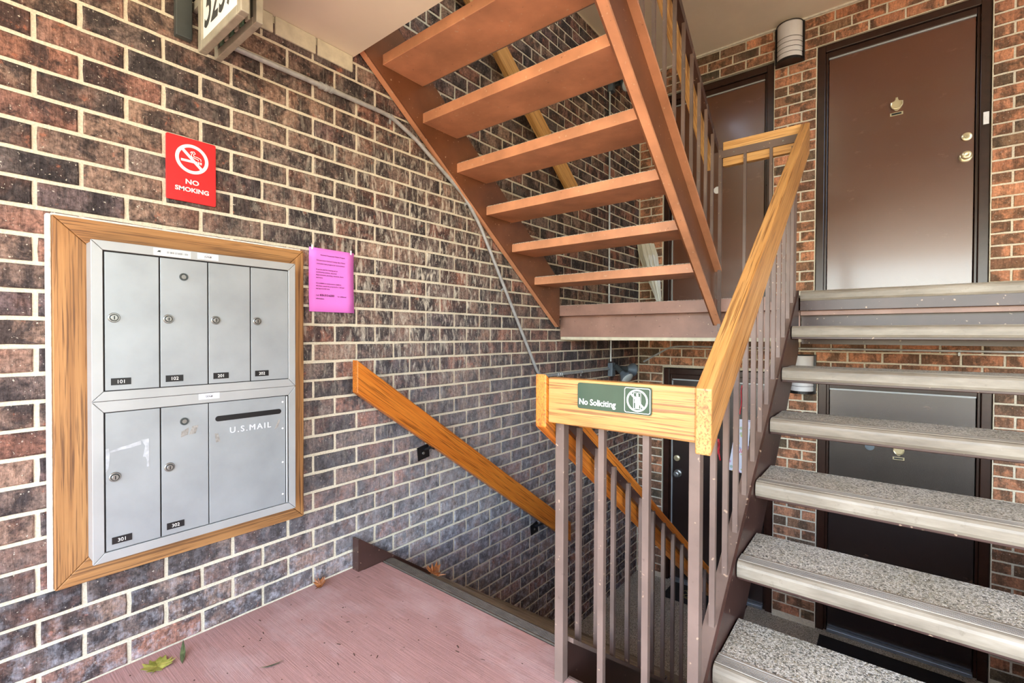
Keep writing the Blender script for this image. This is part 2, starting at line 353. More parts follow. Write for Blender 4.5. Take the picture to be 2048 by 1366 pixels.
def nosing(x0, x1, y, z, parent, s=1, m=None):
    return build('nosing', MB().ext([(x0, b, c) for _, b, c in nosing_profile(y, z, s)], (x1-x0, 0, 0)), m or M_nose, parent)
nosing(1.588, 2.668, 2.965, 1.344, mid)
box('pebble_surface', (1.588, 2.668, 3.03, 3.12, ZM, 1.343), M_pebble, mid)

box('ceiling', (-0.2, 5.2, -1.6, 1.268, 2.39, 2.637), M_ceil, kind='structure', label='beige plaster ceiling over the entry landing')
cl2 = box('ceiling', (-0.05, XR, 2.97, 4.75, 3.69, 3.93), M_ceil, kind='structure', label='beige ceiling above the upstairs doors')
box('trim_1', (0.20, XR, YB-0.012, YB+0.01, 3.676, 3.6899), M_edgew, kind='structure', label='white bead where ceiling meets back wall')
box('unseen_wall_right', (5.2, 5.4, 1.3, 4.72, -0.22, 5.1), M_cream, kind='structure', label='unseen side wall added to cut daylight from the right')  # out of view, added so side light enters only near the front
tr = thing('trim_2', (0.0, 0.85, 2.31), 'cream painted brick course under the entry ceiling', None, None, 'structure')
for a, b in ((0.60, 0.9), (0.908, 1.082), (1.09, 1.262)):
    box('brick', (-0.002, 0.010, a, b, 2.316, 2.3895), M_cream, tr, bevel=0.004)
box('wall_front', (-0.2, 5.2, -1.2, -1.0, 2.6375, 5.0995), M_cream, kind='structure', label='unseen wall added above the entry to block sky reflections')  # out of view, added to keep sky out of the upper door's reflection
box('unseen_roof', (-0.3, 5.2, -1.2, 4.9, 5.1, 5.3), M_ceil, kind='structure', label='roof added over the stairwell to keep daylight out')  # out-of-view cover, added so no skylight falls in from above
build('ground', MB().box(-40, 5.2, -60, -1.601, -0.5, -0.05).box(5.2005, 40, -60, 60, -0.5, -0.05), M_grass, kind='structure', label='pale ground outside the building')

def brick_mesh(L, H, seed):
    r = random.Random(seed); j = lambda a: r.uniform(-a, a); D = 0.028
    back, mid_, fr = [], [], []
    nx, nz = 4, 2
    loop = [(-L/2+L*i/nx, -H/2) for i in range(nx)]+[(L/2, -H/2+H*i/nz) for i in range(nz)]+[(L/2-L*i/nx, H/2) for i in range(nx)]+[(-L/2, H/2-H*i/nz) for i in range(nz)]
    cx = 0
    for x, z in loop:
        back.append((x, -D, z)); a = j(0.0013); b = j(0.0013)
        mid_.append((x+a, -0.0035+j(0.001), z+b))
        k = 0.0032+abs(j(0.0022)); fr.append((x+a-math.copysign(k, x) if abs(x) > L*0.4 else x+a, j(0.0010), z+b-math.copysign(k, z) if abs(z) > H*0.3 else z+b))
    n = len(loop); vs = back+mid_+fr+[(0, 0.0012, 0)]
    fs = [(i, i+n, (i+1) % n+n, (i+1) % n) for i in range(n)]+[(i+n, i+2*n, (i+1) % n+2*n, (i+1) % n+n) for i in range(n)]+[(i+2*n, 3*n, (i+1) % n+2*n) for i in range(n)]
    return vs, fs
VAR = [brick_mesh(CL-0.0125, CH-0.0125, k) for k in range(14)]
def brick_wall(wall, spots, to_world, rotz, m1, m2):
    """spots: (u centre, z centre, length). The 300 that show largest become objects, the rest one mesh."""
    me = []
    for vs, fs in VAR:
        x = bpy.data.meshes.new('brick'); x.from_pydata(vs, [], fs); x.materials.append(m1); me.append(x)
    def size(s):
        p = to_world(s[0], s[1])-CAM; d = p.dot(_f)
        if d < 0.05: return -1
        px, py = FPX*p.dot(_r)/d, FPX*p.dot(_u)/d
        if abs(px) > 1060 or abs(py) > 715: return -1
        q = to_world(s[0]+s[2], s[1])-CAM; dq = q.dot(_f)
        if dq < 0.02: return 0
        return abs(FPX*q.dot(_r)/dq-px)*FPX*CH/d
    order = sorted(spots, key=size, reverse=True)
    for k, (u, z, L, *_) in enumerate(order[:300]):
        o = bpy.data.objects.new('brick', me[rnd.randrange(14)]); COL.objects.link(o); o.parent = wall
        o.location = to_world(u, z)+Vector((0, 0, 0)); o.rotation_euler = (0, 0, rotz); o.scale = ((L-0.0125)/(CL-0.0125), 1+rnd.uniform(-0.3, 0.3)*0.1, 1)
        o.location += Vector((rnd.uniform(-0.0012, 0.0012) if abs(rotz) < 2 else 0, rnd.uniform(-0.0012, 0.0012) if abs(rotz) > 2 else 0, 0))
    mb = MB(); R = Matrix.Rotation(rotz, 3, 'Z')
    for (u, z, L, *_) in order[300:]:
        vs, fs = VAR[rnd.randrange(14)]; sx = (L-0.0125)/(CL-0.0125); p = to_world(u, z)
        mb.add([p+R @ Vector((a*sx, b, c)) for a, b, c in vs], fs)
    if mb.v:
        st = build('brick_field', mb, m2, None, kind='stuff'); st.parent = wall
def course(n): return n*CH+0.002+CH/2

wl = build('wall_left', MB().box(-0.20, -0.006, -0.9, 4.72, ZLO-0.2, 4.4), M_mortar, kind='structure', label='brown brick side wall with pale mortar')
wl_loc = wl.location.copy()
def relative(parent):      # children of a structure mesh keep world coordinates through the parent's inverse
    for c in parent.children: c.matrix_parent_inverse = Matrix.Translation(-parent.location)
spots = []
for n in range(-16, 46):
    z = course(n); ph = 0.001 if n % 2 == 0 else 0.104
    k = -4
    while True:
        y0 = ph+k*CL; y1 = y0+CL; k += 1
        if y0 >= 4.50: break
        y1 = min(y1, 4.505); yc = (y0+y1)/2
        if z < 0 and yc < 1.22: continue
        if z > 2.36 and yc < 1.16: continue
        if z > 3.70: continue
        if y1-y0 < 0.04: continue
        if y0 > 0.262 and y1 < 0.985 and 0.37 < z < 1.42: continue     # behind the mailbox recess
        spots.append((yc, z, y1-y0))
brick_wall(wl, spots, lambda u, z: Vector((0.0, u, z)), -PI/2, M_brickL1, M_brickL2); relative(wl)

D1U, D2U, D1L, D2L = (0.238, 1.186), (1.492, 2.492), (0.250, 1.210), (1.522, 2.522)
wbm = MB(); Y0, Y1 = YB+0.006, YB+0.21
wbm.box(-0.05, XR, Y1+0.0005, Y1+0.10, ZLO-0.2, 4.0)
for (a, b), (c, d), z0, zt, z1 in ((D1U, D2U, ZM, 3.43, 3.70), (D1L, D2L, ZLO, 0.80, 1.085)):
    wbm.box(-0.05, a, Y0, Y1, z0, z1).box(b, c, Y0, Y1, z0, z1).box(d, XR, Y0, Y1, z0, z1).box(a, b, Y0, Y1, zt, z1).box(c, d, Y0, Y1, zt, z1)
wb = build('wall_back', wbm, M_mortar, kind='structure', label='red brick back wall around the four doors')
spots = []
def run(x0, cuts, n): 
    for a, b in zip(cuts, cuts[1:]): spots.append((x0+(a+b)/2, course(n), b-a))
for n in range(-16, 45):
    z = course(n); lowr = z < 1.06
    if lowr and z < ZLO+0.02 or (not lowr and (z < ZM or z > 3.68)): continue
    top = 0.80 if lowr else 3.42; (a, b), (c, d) = (D1L, D2L) if lowr else (D1U, D2U)
    if z > top:
        x = 0.0 if n % 2 else 0.107; cuts = [0.0]+[x+CL*k for k in range(14) if 0.03 < x+CL*k < XR-0.03]+[XR]; run(0, cuts, n)
    else:
        e = n % 2 == 0
        run(0.0, [0, a/2, a] if e else [0, a], n); run(b, [0, 0.104, c-b] if e else [0, c-b-0.104, c-b], n); run(d, [0, 0.104, XR-d] if e else [0, 0.211, XR-d], n)
brick_wall(wb, spots, lambda u, z: Vector((u, YB, z)), PI, M_brickB1, M_brickB2); relative(wb)

wr_ = build('unseen_wall_right', MB().box(XR, XR+0.2, 1.2905, 4.72, ZLO-0.2, -0.2205).box(XR, 5.2, YB, 4.72, -0.22, 4.4), M_brickB2, kind='structure', label='unseen brick walls added to shade the lower well and back the passage')  # both boxes out of view, added to steer daylight from the right
# wall under the edge of the entry floor, closing the stairwell towards the viewer
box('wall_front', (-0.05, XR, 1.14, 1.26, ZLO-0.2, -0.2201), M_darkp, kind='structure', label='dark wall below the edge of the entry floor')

# ------------------------------------------------------------------ doors
def door(n, op, z0, zt, label, lower):
    x0, x1 = op; r = thing('door_%d' % n, ((x0+x1)/2, YB+0.03, z0), label, None, None, 'structure')
    yf = YB+0.022; ca = 0.056
    fr = MB().box(x0+0.002, x0+ca, yf, YB+0.16, z0, zt).box(x1-ca, x1-0.002, yf, YB+0.16, z0, zt).box(x0+ca, x1-ca, yf, YB+0.16, zt-ca, zt)
    build('door_frame', fr, M_jamb, r, bevel=0.004)
    st = MB(); b = ca+0.017
    st.box(x0+ca, x0+b, yf+0.022, YB+0.16, z0, zt-ca).box(x1-b, x1-ca, yf+0.022, YB+0.16, z0, zt-ca).box(x0+b, x1-b, yf+0.022, YB+0.16, zt-ca-0.045, zt-ca)
    build('door_stop', st, M_jamb, r, bevel=0.003)
    lx0, lx1, lt = x0+b+0.004, x1-b-0.004, zt-ca-0.053
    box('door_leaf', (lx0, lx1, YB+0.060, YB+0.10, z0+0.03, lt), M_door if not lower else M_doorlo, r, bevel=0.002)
    box('weather_strip', (lx0, lx1, YB+0.048, YB+0.0595, lt-0.004, lt+0.0075), M_alu, r)
    box('threshold', (lx0, lx1, YB+0.02, YB+0.12, z0, z0+0.028), M_alusill, r, bevel=0.003)
    return r, (lx0, lx1, YB+0.06)
def knob(r, x, y, z, m=M_brass):
    k = build('door_knob', MB().lathe([(0, 0.0), (0, 0.036), (0.006, 0.036), (0.010, 0.030), (0.012, 0.016), (0.030, 0.014), (0.036, 0.024), (0.046, 0.029), (0.058, 0.027), (0.064, 0.018), (0.064, 0.012), (0.060, 0.0)], (x, y, z), (0,-1,0), 24), m, r, smooth=True)
    return k
def bolt(r, x, y, z):
    b = build('deadbolt', MB().lathe([(0, 0.0), (0, 0.030), (0.010, 0.028), (0.014, 0.020), (0.014, 0.012), (0.016, 0.010), (0.016, 0)], (x, y, z), (0,-1,0), 24), M_brass, r, smooth=True)
    build('keyway', MB().box(x-0.0012, x+0.0012, y-0.0175, y-0.016, z-0.006, z+0.006), M_black, b)
def knocker(r, x, y, z, s=1.0):
    f = lambda u, w: (x+u*s, y, z+w*s)
    urn = [(-.034,.030),(-.032,.010),(-.022,-.014),(-.006,-.030),(.006,-.030),(.022,-.014),(.032,.010),(.034,.030),(.012,.036),(.007,.046),(.006,.058),(-.006,.058),(-.007,.046),(-.012,.036)]
    b = build('door_knocker', MB().ext([f(u, w) for u, w in urn], (0,-.008,0)), M_brass, r, bevel=0.001)
    arc = [(x+.030*s*math.sin(t), y-.014, z+(.012-.032*math.cos(t))*s) for t in [PI*(-.62+1.24*k/12) for k in range(13)]]
    build('ring', MB().tube(arc, .0042*s, 8), M_brass, b, smooth=True)
    p = build('name_plate', MB().ext([f(-.034,-.040),f(.034,-.040),f(.034,-.060),f(-.034,-.060)], (0,-.006,0)), M_brass, r)
    build('plate_insert', MB().ext([(f(u,w)[0], y-.0061, f(u,w)[2]) for u, w in ((-.026,-.044),(.026,-.044),(.026,-.056),(-.026,-.056))], (0,-.0008,0)), M_black, p)
d1, L1 = door(1, D1U, ZM, 3.42, 'dark brown door upstairs beside the wrapped umbrella', False)
d2, L2 = door(2, D2U, ZM, 3.43, 'large glossy brown door with brass knocker at the top of the open stairs', False)
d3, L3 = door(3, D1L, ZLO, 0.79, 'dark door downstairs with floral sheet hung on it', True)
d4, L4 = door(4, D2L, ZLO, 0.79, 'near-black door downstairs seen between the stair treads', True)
knob(d2, 2.372, L2[2], 2.36); bolt(d2, 2.376, L2[2], 2.50); knocker(d2, 1.993, L2[2], 2.825, 1.12)
knob(d3, 0.384, L3[2], -0.225, M_chrome); bolt(d3, 0.374, L3[2], -0.08); knocker(d4, 2.033, L4[2], 0.24, 1.0)
knob(d1, 0.372, L1[2], 2.30)
build('round_sticker', MB().lathe([(0, 0), (0, .032), (.002, .032), (.002, 0)], (0.722, L1[2], 2.44), (0,-1,0), 24), M_white, d1)
build('door_viewer', MB().lathe([(0, 0), (0, .030), (.003, .030), (.004, .02), (.004, 0)], (1.86, L4[2], 0.255), (0,-1,0), 24), M_greyp, d4)
box('weather_strip', (L3[0]-0.004, L3[0]+0.006, YB+0.048, YB+0.0595, ZLO+0.03, 0.67), M_alu, d3)
box('weather_strip', (L1[0]-0.004, L1[0]+0.004, YB+0.048, YB+0.0595, ZM+0.03, 3.29), M_alu, d1)

# ------------------------------------------------------------------ stairs
def strip(yz, x0, x1): return MB().ext([(x0, y, z) for y, z in yz], (x1-x0, 0, 0))
def clip(yz, zmin=None, zmax=None):
    for lim, keep in ((zmin, lambda z, l: z >= l), (zmax, lambda z, l: z <= l)):
        if lim is None: continue
        out = []
        for i, (y, z) in enumerate(yz):
            y2, z2 = yz[(i+1) % len(yz)]
            if keep(z, lim): out.append((y, z))
            if keep(z, lim) != keep(z2, lim): t = (lim-z)/(z2-z); out.append((y+(y2-y)*t, lim))
        yz = out
    return yz
def channel(parent, ytop, ya, yb, xweb, xtip, h=0.335, zmin=None, zmax=None, mw=None, mf=None):
    """steel channel stringer: web at xweb, flanges reaching to xtip; ytop(y) is the upper edge"""
    w = 0.008 if xtip > xweb else -0.008; t = 0.016
    band = lambda a, b: clip([(ya, ytop(ya)-a), (yb, ytop(yb)-a), (yb, ytop(yb)-b), (ya, ytop(ya)-b)], zmin, zmax)
    m = strip(band(0, h), xweb, xweb+w); fl_ = []
    for a, b in ((0, t), (h-t, h)):
        p = band(a, b)
        if len(p) > 2: fl_.append(strip(p, xweb+w+(1e-4 if w > 0 else -1e-4), xtip))
    st = build('stringer', m, mw or M_web, parent)  # web darker than its flanges, standing in for shade on it
    for p in fl_: build('flange', p, mf or M_paint, st)
    return st

up = thing('staircase', (0.6, 2.2, ZM), 'open brown staircase climbing overhead from the half landing, undersides in view', 'staircase', 'open-tread staircases')
zu = lambda y: 2.413+0.335-0.7505*(y-1.302)
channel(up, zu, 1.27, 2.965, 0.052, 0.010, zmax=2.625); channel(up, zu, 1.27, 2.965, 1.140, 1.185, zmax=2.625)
for j in range(6):
    yn = 2.642-0.2496*j; zt = 1.504+0.1886*j
    t = box('tread', (0.0525, 1.1395, yn, yn+0.2496, zt-0.055, zt-0.004), M_paint, up, bevel=0.0025)
    box('pebble_top', (0.056, 1.136, yn+0.006, yn+0.19, zt-0.0039, zt), M_pebble, t)
    nosing(0.056, 1.136, yn+0.262, zt, t, -1)
rs = thing('staircase', (2.12, 2.2, 0), 'open staircase beside the oak railing, rising to the large brown door, pebble treads', 'staircase', 'open-tread staircases')
zr = lambda y: 0.244+0.737*(y-1.465)
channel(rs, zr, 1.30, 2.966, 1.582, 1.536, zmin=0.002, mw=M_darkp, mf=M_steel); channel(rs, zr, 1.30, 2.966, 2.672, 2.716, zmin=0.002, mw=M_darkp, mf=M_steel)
for k in range(1, 7):
    y = 2.965-0.264*k; z = 1.344-0.1945*k
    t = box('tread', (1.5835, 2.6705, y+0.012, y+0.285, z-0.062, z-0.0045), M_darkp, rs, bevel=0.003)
    box('pebble_top', (1.588, 2.668, y+0.058, y+0.283, z-0.0044, z+0.002), M_pebble, t)
    nosing(1.586, 2.669, y, z, t)
ls = thing('staircase', (0.6, 2.2, ZLO), 'dark staircase going down beside the brick wall to the lower doors', 'staircase', 'open-tread staircases')
zl = lambda y: 0.077-0.737*(y-1.371)
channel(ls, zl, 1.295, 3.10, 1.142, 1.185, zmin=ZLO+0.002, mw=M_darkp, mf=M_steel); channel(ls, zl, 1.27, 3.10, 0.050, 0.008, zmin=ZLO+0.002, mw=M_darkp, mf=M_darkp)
box('end_plate', (0.006, 0.0515, 1.262, 1.2695, 0.001, 0.150), M_darkp, ls)
for k in range(1, 7):
    y = 1.452+0.262*(k-1); z = -0.1814*k
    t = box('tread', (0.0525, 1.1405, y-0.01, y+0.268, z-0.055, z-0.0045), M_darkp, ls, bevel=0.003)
    box('pebble_top', (0.056, 1.138, y, y+0.222, z-0.0044, z), M_pebble, t)
    nosing(0.056, 1.138, y+0.280, z, t, -1)
nosing(0.056, 1.137, 1.462, 0.0, ls, -1, M_nose_shade).__setitem__('label', 'ribbed vinyl nosing at the floor edge')

nf = thing('flight_above', (2.12, 2.2, 2.637), 'next brown flight above the upper landing', None, None, 'structure')
zn = lambda y: zr(y)+2.637
channel(nf, zn, 1.30, 2.966, 1.582, 1.536, zmin=2.64); channel(nf, zn, 1.30, 2.966, 2.672, 2.716, zmin=2.64)
for k in range(1, 7):
    y = 2.965-0.264*k; z = 2.637+1.344-0.1945*k; box('tread', (1.5835, 2.6705, y, y+0.285, z-0.062, z), M_paint, nf)

# ------------------------------------------------------------------ railings
GR = 'brown steel railings with oak rails'
def slope_rail(name, parent, ztop, ya, yb, x0, x1, h, m, sl, cut=True):
    p = [(ya, ztop(ya)), (yb, ztop(yb)), (yb, ztop(yb)-h), (ya, ztop(ya)-h)]
    return build(name, strip(p, x0, x1), m, parent, rotx=math.atan(sl), bevel=0.004)
def flat_bar(parent, ztop, ya, yb, x0, x1, h, sl):
    return build('steel_bar', strip([(ya, ztop(ya)), (yb, ztop(yb)), (yb, ztop(yb)-h), (ya, ztop(ya)-h)], x0, x1), M_darkp, parent, rotx=math.atan(sl))
# A: the flight up to the large door
ra = thing('stair_railing', (1.58, 1.3, 0), 'oak-topped railing rising along the pebble staircase to the big brown door', 'railing', GR)
ta = lambda y: 0.970+0.7265*(y-1.21)
slope_rail('handrail', ra, ta, 1.210, 2.962, 1.584, 1.624, 0.166, WD['oakY'], 0.7265)
flat_bar(ra, lambda y: ta(y)-0.085, 1.262, 2.925, 1.570, 1.5835, 0.045, 0.7265)
for y in (1.465, 1.602, 1.730, 1.858, 1.987, 2.113, 2.244, 2.377, 2.503, 2.630, 2.758, 2.876):
    box('baluster', (1.552, 1.568, y-0.008, y+0.008, zr(y)-0.006, ta(y)-0.105), M_steel, ra)
box('post', (1.546, 1.571, 2.915, 2.940, zr(2.92)-0.006, ta(2.93)-0.10), M_steel, ra)
# B: the board across the near end of the well
rb = thing('end_railing', (1.36, 1.27, 0), 'short railing with a level oak board carrying the green sign', 'railing', GR)
box('handrail', (1.134, 1.5835, 1.220, 1.258, 0.830, 0.970), WD['oakX'], rb, bevel=0.004)
box('steel_bar', (1.1685, 1.5535, 1.2585, 1.268, 0.880, 0.920), M_steel, rb)
for a, b in ((1.137, 1.168), (1.554, 1.583)): box('post', (a, b, 1.2585, 1.2895, 0.0, 0.93), M_steel, rb, bevel=0.002)
for x in (1.293, 1.432): box('baluster', (x-0.0095, x+0.0095, 1.2685, 1.2865, 0.0, 0.905), M_steel, rb)
box('bottom_bar', (1.1685, 1.5535, 1.2905, 1.300, -0.05, 0.004), M_steel, rb)
# C: the flight going down
rc = thing('stair_railing', (1.14, 1.3, -0.6), 'amber railing sloping down from the board with the green sign to the lower floor', 'railing', GR)
tc = lambda y: 0.981-0.727*(y-1.21)
slope_rail('handrail', rc, tc, 1.210, 3.02, 1.093, 1.1332, 0.166, WD['darkY'], -0.727)
flat_bar(rc, lambda y: tc(y)-0.062, 1.296, 3.0, 1.1336, 1.152, 0.045, -0.727)
y = 1.371
while y < 3.0:
    box('baluster', (1.150, 1.166, y-0.008, y+0.008, zl(y)-0.006, tc(y)-0.07), M_steel, rc); y += 0.128
# D: along the edge of the half landing
rd = thing('landing_railing', (1.38, 2.96, ZM), 'level oak-topped railing on the edge of the half landing', 'railing', GR)
box('handrail', (1.186, 1.583, 2.9655, 3.004, 2.104, 2.246), WD['paleX'], rd, bevel=0.004)
box('steel_bar', (1.1835, 1.5695, 2.953, 2.965, 2.150, 2.192), M_steel, rd)
for x in (1.25, 1.50): build('screw', MB().lathe([(0, 0), (0, .005), (.002, .004), (.002, 0)], (x, 2.953, 2.171), (0,-1,0), 10), M_chrome, rd)
box('post', (1.1655, 1.1835, 2.953, 2.972, ZM-0.20, 2.20), M_steel, rd)
for x in (1.309, 1.442): box('baluster', (x-0.0075, x+0.0075, 2.952, 2.967, ZM-0.03, 2.1495), M_steel, rd)
# E: the flight overhead
re = thing('stair_railing', (1.15, 2.2, 2.0), 'railing of the overhead flight with oak rail seen through thin balusters', 'railing', GR)
te = lambda y: 2.258-0.7505*(y-2.96)
slope_rail('handrail', re, te, 1.45, 2.955, 1.092, 1.1335, 0.172, WD['paleY'], -0.7505)
flat_bar(re, lambda y: te(y)-0.035, 1.45, 2.945, 1.134, 1.1655, 0.050, -0.7505)
y = 2.85
while y > 1.42:
    box('baluster', (1.152, 1.167, y-0.0075, y+0.0075, zu(y)-0.004, te(y)-0.05), M_steel, re); y -= 0.1248
# wall handrails
wr = thing('wall_handrail', (0.08, 1.22, 0.9), 'amber oak handrail sloping down the brick wall, dark square brackets', 'handrail', 'wall handrails')
tw = lambda y: 0.987-0.7055*(y-1.225)
slope_rail('rail', wr, tw, 1.225, 3.065, 0.060, 0.100, 0.148, WD['darkY'], -0.7055)
tv = lambda y: 2.799-0.742*(y-2.4)
wu = thing('wall_handrail', (0.08, 1.4, 3.3), 'pale oak handrail on the brick wall seen between the overhead treads', 'handrail', 'wall handrails')
slope_rail('rail', wu, tv, 1.35, 3.14, 0.060, 0.100, 0.155, WD['paleY'], -0.742)
def bracket(par, y, z, ztop):
    b = build('bracket', MB().ext([(0.0045, y+a, z+c) for a, c in ((-.042,.028),(.034,.040),(.042,-.030),(-.034,-.042))], (0.006, 0, 0)), M_black, par)
    build('arm', MB().tube([(0.010, y+.012, z+.012), (0.050, y+.02, z+.03), (0.072, y+.02, ztop-0.155)], 0.008, 8), M_black, b, smooth=True)
    build('bolt', MB().lathe([(0, 0), (0, .008), (.005, .007), (.006, 0)], (0.0125, y-.004, z-.004), (1,0,0), 10), M_chrome, b)
bracket(wr, 1.690, 0.470, tw(1.70)); bracket(wr, 2.715, -0.268, tw(2.72)); bracket(wu, 2.05, 2.84, tv(2.06))

# ------------------------------------------------------------------ mailbox
sb = thing('mailbox_surround', (0.02, 0.62, 0.33), 'weathered wooden frame around the aluminium mailboxes on brick wall', 'frame')
yo0, yo1, zo0, zo1, bw = 0.246, 1.008, 0.336, 1.450, 0.098
for nm, q, ax in (('board', [(yo0,zo0),(yo0,zo1),(yo0+bw,zo1-bw),(yo0+bw,zo0+bw)], 'Z'), ('board', [(yo1,zo0),(yo1,zo1),(yo1-bw,zo1-bw),(yo1-bw,zo0+bw)], 'Z'),
                  ('board', [(yo0,zo1),(yo1,zo1),(yo1-bw,zo1-bw),(yo0+bw,zo1-bw)], 'Y'), ('board', [(yo0,zo0),(yo1,zo0),(yo1-bw,zo0+bw),(yo0+bw,zo0+bw)], 'Y')):
    cy = sum(a for a, _ in q)/4; cz = sum(b for _, b in q)/4
    q = [(cy+(a-cy)*0.9985, cz+(b-cz)*0.9985) for a, b in q]
    build(nm, MB().ext([(0.0032, a, b) for a, b in q], (0.0368, 0, 0)), WD['pine'+ax], sb, bevel=0.0025)
for b in ((.0032, .030, yo0-.012, yo0-.0005, zo0, zo1+.004), (.0032, .016, yo0, yo1, zo1+.0005, zo1+.010)): box('caulk', b, M_caulk, sb, bevel=0.003)
mbx = thing('mailbox', (0.08, 0.625, 0.41), 'wall-mounted aluminium mailbox unit with six numbered doors and a mail slot', 'mailbox')
XF = 0.12
box('housing', (0.0415, XF-0.010, 0.321, 0.928, 0.414, 1.376), M_alu, mbx, bevel=0.002)
box('recess', (XF-0.0095, XF-0.006, 0.345, 0.905, 0.44, 1.352), M_gap, mbx)
def frame_ring(y0, y1, z0, z1, a0, a1, b0, b1):
    for q in ([(y0,z0),(y0,z1),(a0,b1),(a0,b0)], [(y1,z0),(y1,z1),(a1,b1),(a1,b0)], [(y0,z1),(y1,z1),(a1,b1),(a0,b1)], [(y0,z0),(y1,z0),(a1,b0),(a0,b0)]):
        cy = sum(a for a, _ in q)/4; cz = sum(b for _, b in q)/4
        q = [(cy+(a-cy)*0.9975 if abs(a-cy) > .1 else a, cz+(b-cz)*0.9975 if abs(b-cz) > .1 else b) for a, b in q]
        build('frame_bar', MB().ext([(XF-0.0095, a, b) for a, b in q], (0.0095, 0, 0)), M_alu, mbx, bevel=0.0012)
frame_ring(0.318, 0.932, 0.8975, 1.380, 0.345, 0.905, 0.926, 1.352)
frame_ring(0.318, 0.932, 0.410, 0.8965, 0.345, 0.905, 0.438, 0.863)
def lock(p, y, z, dark=False):
    o = (XF-0.0019, y, z)
    if dark:
        build('lock', MB().lathe([(0, 0), (0, .0125), (.003, .0125), (.003, .0095), (.0008, .0090), (.0008, 0)], o, (1,0,0), 24), M_fix, p)
        build('keyway', MB().lathe([(0, 0), (0, .0075), (.0014, .0070), (.0014, 0)], (XF-.0011, y, z), (1,0,0), 18), M_chrome, p)
        return
    build('lock_rim', MB().lathe([(0, 0), (0, .0150), (.0030, .0146), (.0048, .0130), (.0048, .0112), (.0012, .0108), (.0012, 0)], o, (1,0,0), 28), M_chrome, p)
    build('lock_shadow_ring', MB().lathe([(0, 0), (0, .0106), (.0006, .0106), (.0006, 0)], (XF-.0007, y, z), (1,0,0), 24), M_fix, p)
    build('lock', MB().lathe([(0, 0), (0, .0088), (.0066, .0086), (.0074, .0078), (.0074, 0)], (XF-.0001, y-.0004, z), (1,0,0), 24), M_chrome, p)
    build('keyway', MB().box(XF+.0073, XF+.0079, y-.0018, y+.0010, z-.0058, z+.0048), M_black, p)
def plate(p, y, z, txt):
    box('number_plate', (XF-0.0018, XF-0.0005, y-.0245, y+.0245, z-.0105, z+.0105), M_black, p)
    build('lettering', text_mb(txt, 0.0152, (XF-.0004, y, z-.0054), YR, UP, .0003, 'CENTER'), M_white, p)
doors = {}
cuts = [0.346, 0.485, 0.624, 0.763, 0.904]
for i, t in enumerate(('101', '102', '201', '202')):
    d = box('mailbox_door', (XF-.0058, XF-.002, cuts[i]+.0034, cuts[i+1]-.0008, .9285, 1.3475), M_alud, mbx, bevel=.0009, label='aluminium mailbox door numbered '+t); doors[t] = d
    lock(d, cuts[i]+.0245, 1.1495); plate(d, cuts[i]+.041, .9545, t)
lock(doors['102'], .553, 1.291, True)
for t, a, b in (('301', .346, .486), ('302', .486, .625)):
    d = box('mailbox_door', (XF-.0058, XF-.002, a+.0034, b-.0008, .4405, .8605), M_alud, mbx, bevel=.0009, label='aluminium mailbox door numbered '+t); doors[t] = d
    lock(d, a+.0245, .6635); plate(d, a+.041, .4685, t)
lock(doors['302'], .553, .808, True)
mail = box('mail_door', (XF-.0058, XF-.002, .6272, .8925, .4405, .8605), M_alud, mbx, bevel=.0009, label='outgoing mail door with long slot')
sl_ = lambda z0, z1, y0, y1, m, dx: [(XF-.0019+dx, y, z) for y, z in rrect(y0, y1, z0, z1, (z1-z0)/2-.0001, lambda u, w: (u, w))]
build('mail_slot', MB().ext(sl_(.7935, .8125, .646, .876, 0, 0), (.0008, 0, 0)), M_black, mail)
build('lettering', text_mb('U.S.MAIL', .0295, (XF-.0018, .7645, .7465), YR, UP, .0008, 'CENTER', sx=1.02, space=1.3), M_sticker, mail)
build('hinge', MB().tube([(XF-.001, .8975, .442), (XF-.001, .8975, .859)], .0032, 8), M_alu, mail)
for z in (.838, .735, .603, .478): build('rivet', MB().lathe([(0, 0), (0, .0038), (.0015, .003), (.002, 0)], (XF-.002, .882, z), (1,0,0), 10), M_white, mail)
def scrap(p, pts, m): build('tape_scrap', MB().ext([(XF-.0018, a, b) for a, b in pts], (.0004, 0, 0)), m, p)
scrap(doors['301'], [(.349,.752),(.356,.753),(.359,.738),(.358,.715),(.355,.69),(.349,.682)], M_tape)
scrap(doors['301'], [(.359,.744),(.385,.752),(.402,.755),(.436,.764),(.436,.752),(.410,.746),(.385,.744),(.360,.739)], M_tape)
scrap(doors['301'], [(.436,.766),(.456,.767),(.456,.678),(.450,.678),(.450,.70),(.447,.71),(.440,.712),(.444,.73),(.446,.745)], M_tape)
scrap(doors['302'], [(.545,.775),(.566,.786),(.563,.762),(.543,.756)], M_tape2); scrap(doors['302'], [(.576,.788),(.594,.790),(.586,.763),(.566,.760)], M_tape2)
scrap(mail, [(.644,.752),(.655,.752),(.661,.722),(.648,.720)], M_tape2); scrap(mail, [(.866,.772),(.872,.770),(.862,.742),(.850,.735)], M_tape2)
def sticker(y0, y1, z, h, m): return box('sticker', (XF+.0001, XF+.0006, y0, y1, z-h/2, z+h/2), m, mbx)
s1 = sticker(.470, .573, 1.3655, .023, M_white)
bm = MB(); x = .505; r2 = random.Random(3)
while x < .566: w = r2.choice((.0007, .0012, .0018)); bm.box(XF+.0006, XF+.0009, x, x+w, 1.3625, 1.3695); x += w+r2.choice((.0008, .0012, .0016))
build('barcode', bm, M_greyp, s1)
build('lettering', join(text_mb('UNITED STATES POSTAL SERVICE', .0032, (XF+.0006, .5085, 1.3715), YR, UP, .0001), text_mb('DO NOT REMOVE', .003, (XF+.0006, .522, 1.3575), YR, UP, .0001)), M_greyp, s1)
